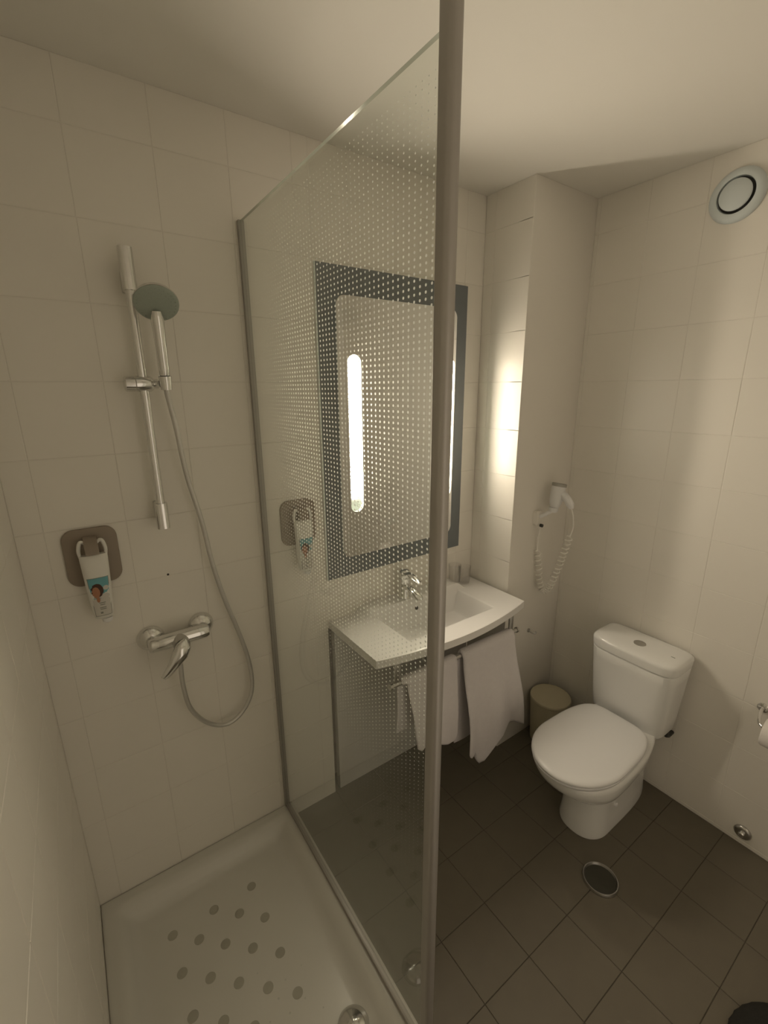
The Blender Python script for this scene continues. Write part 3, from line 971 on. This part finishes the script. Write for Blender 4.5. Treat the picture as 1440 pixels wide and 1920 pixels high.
# ------------------------------------------------------------------ hair dryer on the boxed-out wall
hd = thing('hair_dryer', 'white wall-mounted hair dryer with a coiled cream cord', 'hair dryer', (1.225, DP, 1.19))
bm = bmesh.new()
rings = []
for y, w, h in ((DP - .0005, .044, .070), (DP - .018, .044, .070), (DP - .025, .034, .058)):
    rings.append([Vector((1.216 + px, y, 1.207 + pz)) for px, pz in rrect(w, h, .012, 5)])
loft(bm, rings)
part('wall_holder', bm, 'paint', hd)
bm = bmesh.new()
tube(bm, catmull([(1.216, DP - .022, 1.215), (1.230, DP - .040, 1.228), (1.252, DP - .056, 1.244)], 5), .009, n=14)
lathe(bm, [(.017, 0), (.021, .012), (.021, .022)], (1.256, DP - .062, 1.240), (.12, -.02, 1), n=24)
part('cradle', bm, 'white_plastic', hd)
bm = bmesh.new()
lathe(bm, [(.008, 0), (.008, .012)], (1.214, DP - .030, 1.176), (0, -1, 0), n=16)
o = part('cord_socket', bm, 'dark', hd)
a0 = Vector((1.260, DP - .064, 1.262)); ad = Vector((.19, -.02, 1)).normalized()
bm = bmesh.new()
lathe(bm, [(.018, 0), (.024, .010), (.029, .035), (.0315, .070), (.0310, .098)], a0, ad, n=32)
part('dryer_body', bm, 'white_plastic', hd, angle=50)
bm = bmesh.new()
lathe(bm, [(.0305, .0), (.0325, .002), (.0325, .013), (.029, .015), (.027, .010), (0, .010)], a0 + ad * .097, ad, n=32, cap1=False)
part('intake_grille', bm, 'alu_dark', hd)
bm = bmesh.new()
hp = [a0 + ad * .070, Vector((1.277, DP - .095, 1.322)), Vector((1.275, DP - .118, 1.304)), Vector((1.275, DP - .134, 1.284)), Vector((1.277, DP - .138, 1.268))]
tube(bm, hp, [.018, .019, .0185, .0175, .010], n=20)
part('handle', bm, 'white_plastic', hd, angle=60)
bm = bmesh.new()
cp = [Vector((1.278, -.380, 1.272)), Vector((1.292, -.383, 1.237)), Vector((1.306, -.382, 1.184)), Vector((1.302, -.380, 1.150))]
cen = catmull([(1.296, -.379, 1.140), (1.285, -.367, 1.070), (1.281, -.352, 1.000), (1.273, -.335, .928), (1.266, -.312, .860), (1.255, -.290, .842), (1.243, -.276, .889), (1.238, -.267, .969), (1.224, -.263, 1.053)], 60)
turns = 27
pts = catmull(cp, 6)[:-1]
N = len(cen)
for i, c in enumerate(cen):
    t = (cen[min(i + 1, N - 1)] - cen[max(i - 1, 0)]).normalized()
    x = (Vector((0, -1, 0)) - t * t.dot(Vector((0, -1, 0)))).normalized(); y = t.cross(x)
    a = 2 * PI * turns * i / (N - 1)
    rr = .0135 * min(1, i / 10, (N - 1 - i) / 10)
    pts.append(c + (x * math.cos(a) + y * math.sin(a)) * rr)
pts += [Vector((1.217, DP - .022, 1.10)), Vector((1.214, DP - .032, 1.176))]
tube(bm, pts, .0032, n=6)
part('coiled_cord', bm, 'cord', hd, angle=80)

hk = thing('wall_hook', 'small dark metal double hook on the wall beside the towel rail', 'hook', (1.232, DP, .61))
bm = bmesh.new()
lathe(bm, [(.010, 0), (.010, .004), (.005, .007)], (1.232, DP - .0003, .612), (0, -1, 0), n=16); part('rosette', bm, 'steel', hk)
bm = bmesh.new()
tube(bm, catmull([(1.232, DP - .005, .612), (1.236, DP - .022, .606), (1.246, DP - .032, .604), (1.252, DP - .034, .612)], 5), .004, n=10); part('peg', bm, 'steel', hk)

# ------------------------------------------------------------------ vent, roll holder, pipe rosette, floor drain, mat
vt = thing('wall_vent', 'round white extractor vent high on the right wall', 'vent', (XR, -.757, 2.412))
vo = (XR - .0005, -.757, 2.412)
bm = bmesh.new()
lathe(bm, [(.082, 0), (.083, .004), (.078, .012), (.066, .018), (.056, .016), (.0535, .006)], vo, (-1, 0, 0), n=48, cap0=False, cap1=False)
part('vent_ring', bm, 'vent_plastic', vt, angle=50)
bm = bmesh.new(); lathe(bm, [(.058, .0), (.058, .004)], vo, (-1, 0, 0), n=40); part('vent_throat', bm, 'dark', vt)
bm = bmesh.new(); lathe(bm, [(.020, .003), (.030, .014), (.0475, .017), (.0475, .021), (.045, .0235), (0, .0245)], vo, (-1, 0, 0), n=40, cap1=False); part('vent_disc', bm, 'vent_plastic', vt, angle=50)

rh = thing('roll_holder', 'curved chrome toilet roll holder on the right wall', 'roll holder', (XR, -1.136, .60))
bm = bmesh.new(); lathe(bm, [(.018, 0), (.018, .004), (.012, .008)], (XR - .0005, -1.134, .628), (-1, 0, 0), n=20); part('rosette', bm, 'chrome', rh)
bm = bmesh.new(); tube(bm, catmull([(XR - .004, -1.134, .628), (XR - .03, -1.136, .622), (XR - .065, -1.144, .606), (XR - .080, -1.158, .600), (XR - .082, -1.186, .600), (XR - .082, -1.278, .600)], 6), .006, n=12); part('arm', bm, 'chrome', rh)
bm = bmesh.new()
lathe(bm, [(.020, 0), (.049, 0), (.0515, .004), (.0515, .096), (.049, .100), (.020, .100), (.020, 0)], (XR - .082, -1.166, .5865), (0, -1, 0), n=40, cap0=False, cap1=False)
tr_ = thing('toilet_roll', 'white toilet paper roll at the right edge of the picture', 'toilet roll', (XR - .082, -1.216, .55))
part('paper', bm, 'paper', tr_, angle=50)
bm = bmesh.new(); lathe(bm, [(.0195, .001), (.0195, .099), (.0185, .099), (.0185, .001), (.0195, .001)], (XR - .082, -1.166, .5865), (0, -1, 0), n=28, cap0=False, cap1=False); part('cardboard_core', bm, 'taupe', tr_)

pr_ = thing('pipe_rosette', 'small round metal pipe cover low on the right wall', 'pipe cover', (XR, -1.165, .055))
bm = bmesh.new(); lathe(bm, [(.030, 0), (.030, .003), (.025, .009), (.016, .011)], (XR - .0005, -1.165, .058), (-1, 0, 0), n=28, cap0=False); part('cover_ring', bm, 'steel', pr_, angle=50)
bm = bmesh.new(); lathe(bm, [(.011, .009), (.011, .020), (.007, .024)], (XR - .0005, -1.165, .058), (-1, 0, 0), n=20); part('stub', bm, 'chrome', pr_)

fd = thing('floor_drain', 'round metal floor drain in front of the toilet', 'drain', (.865, -.917, 0))
bm = bmesh.new(); lathe(bm, [(.064, .0003), (.064, .004), (.061, .010), (.058, .010), (.054, .0015)], (.862, -.917, 0), n=48, cap0=False, cap1=False); part('drain_rim', bm, 'steel', fd, angle=50)
bm = bmesh.new(); lathe(bm, [(.0565, .0006), (.0565, .003), (.036, .0022), (.0, .0018)], (.862, -.917, 0), n=40, cap1=False); part('drain_dish', bm, 'drain_dark', fd, angle=50)

bm = bmesh.new()
rings = []
for z, g in ((.001, .004), (.008, .0), (.014, .006), (.0165, .02)):
    rings.append([Vector((.80 + (.17 - g) * math.cos(2 * PI * k / 90) * (1 + .006 * math.sin(17 * k)), -1.495 + (.145 - g) * math.sin(2 * PI * k / 90) * (1 + .008 * math.sin(23 * k)), z)) for k in range(90)])
loft(bm, rings)
tag(fin('floor_mat', bm, 'mat', angle=50), 'dark fuzzy mat on the floor in the bottom right corner', 'mat')
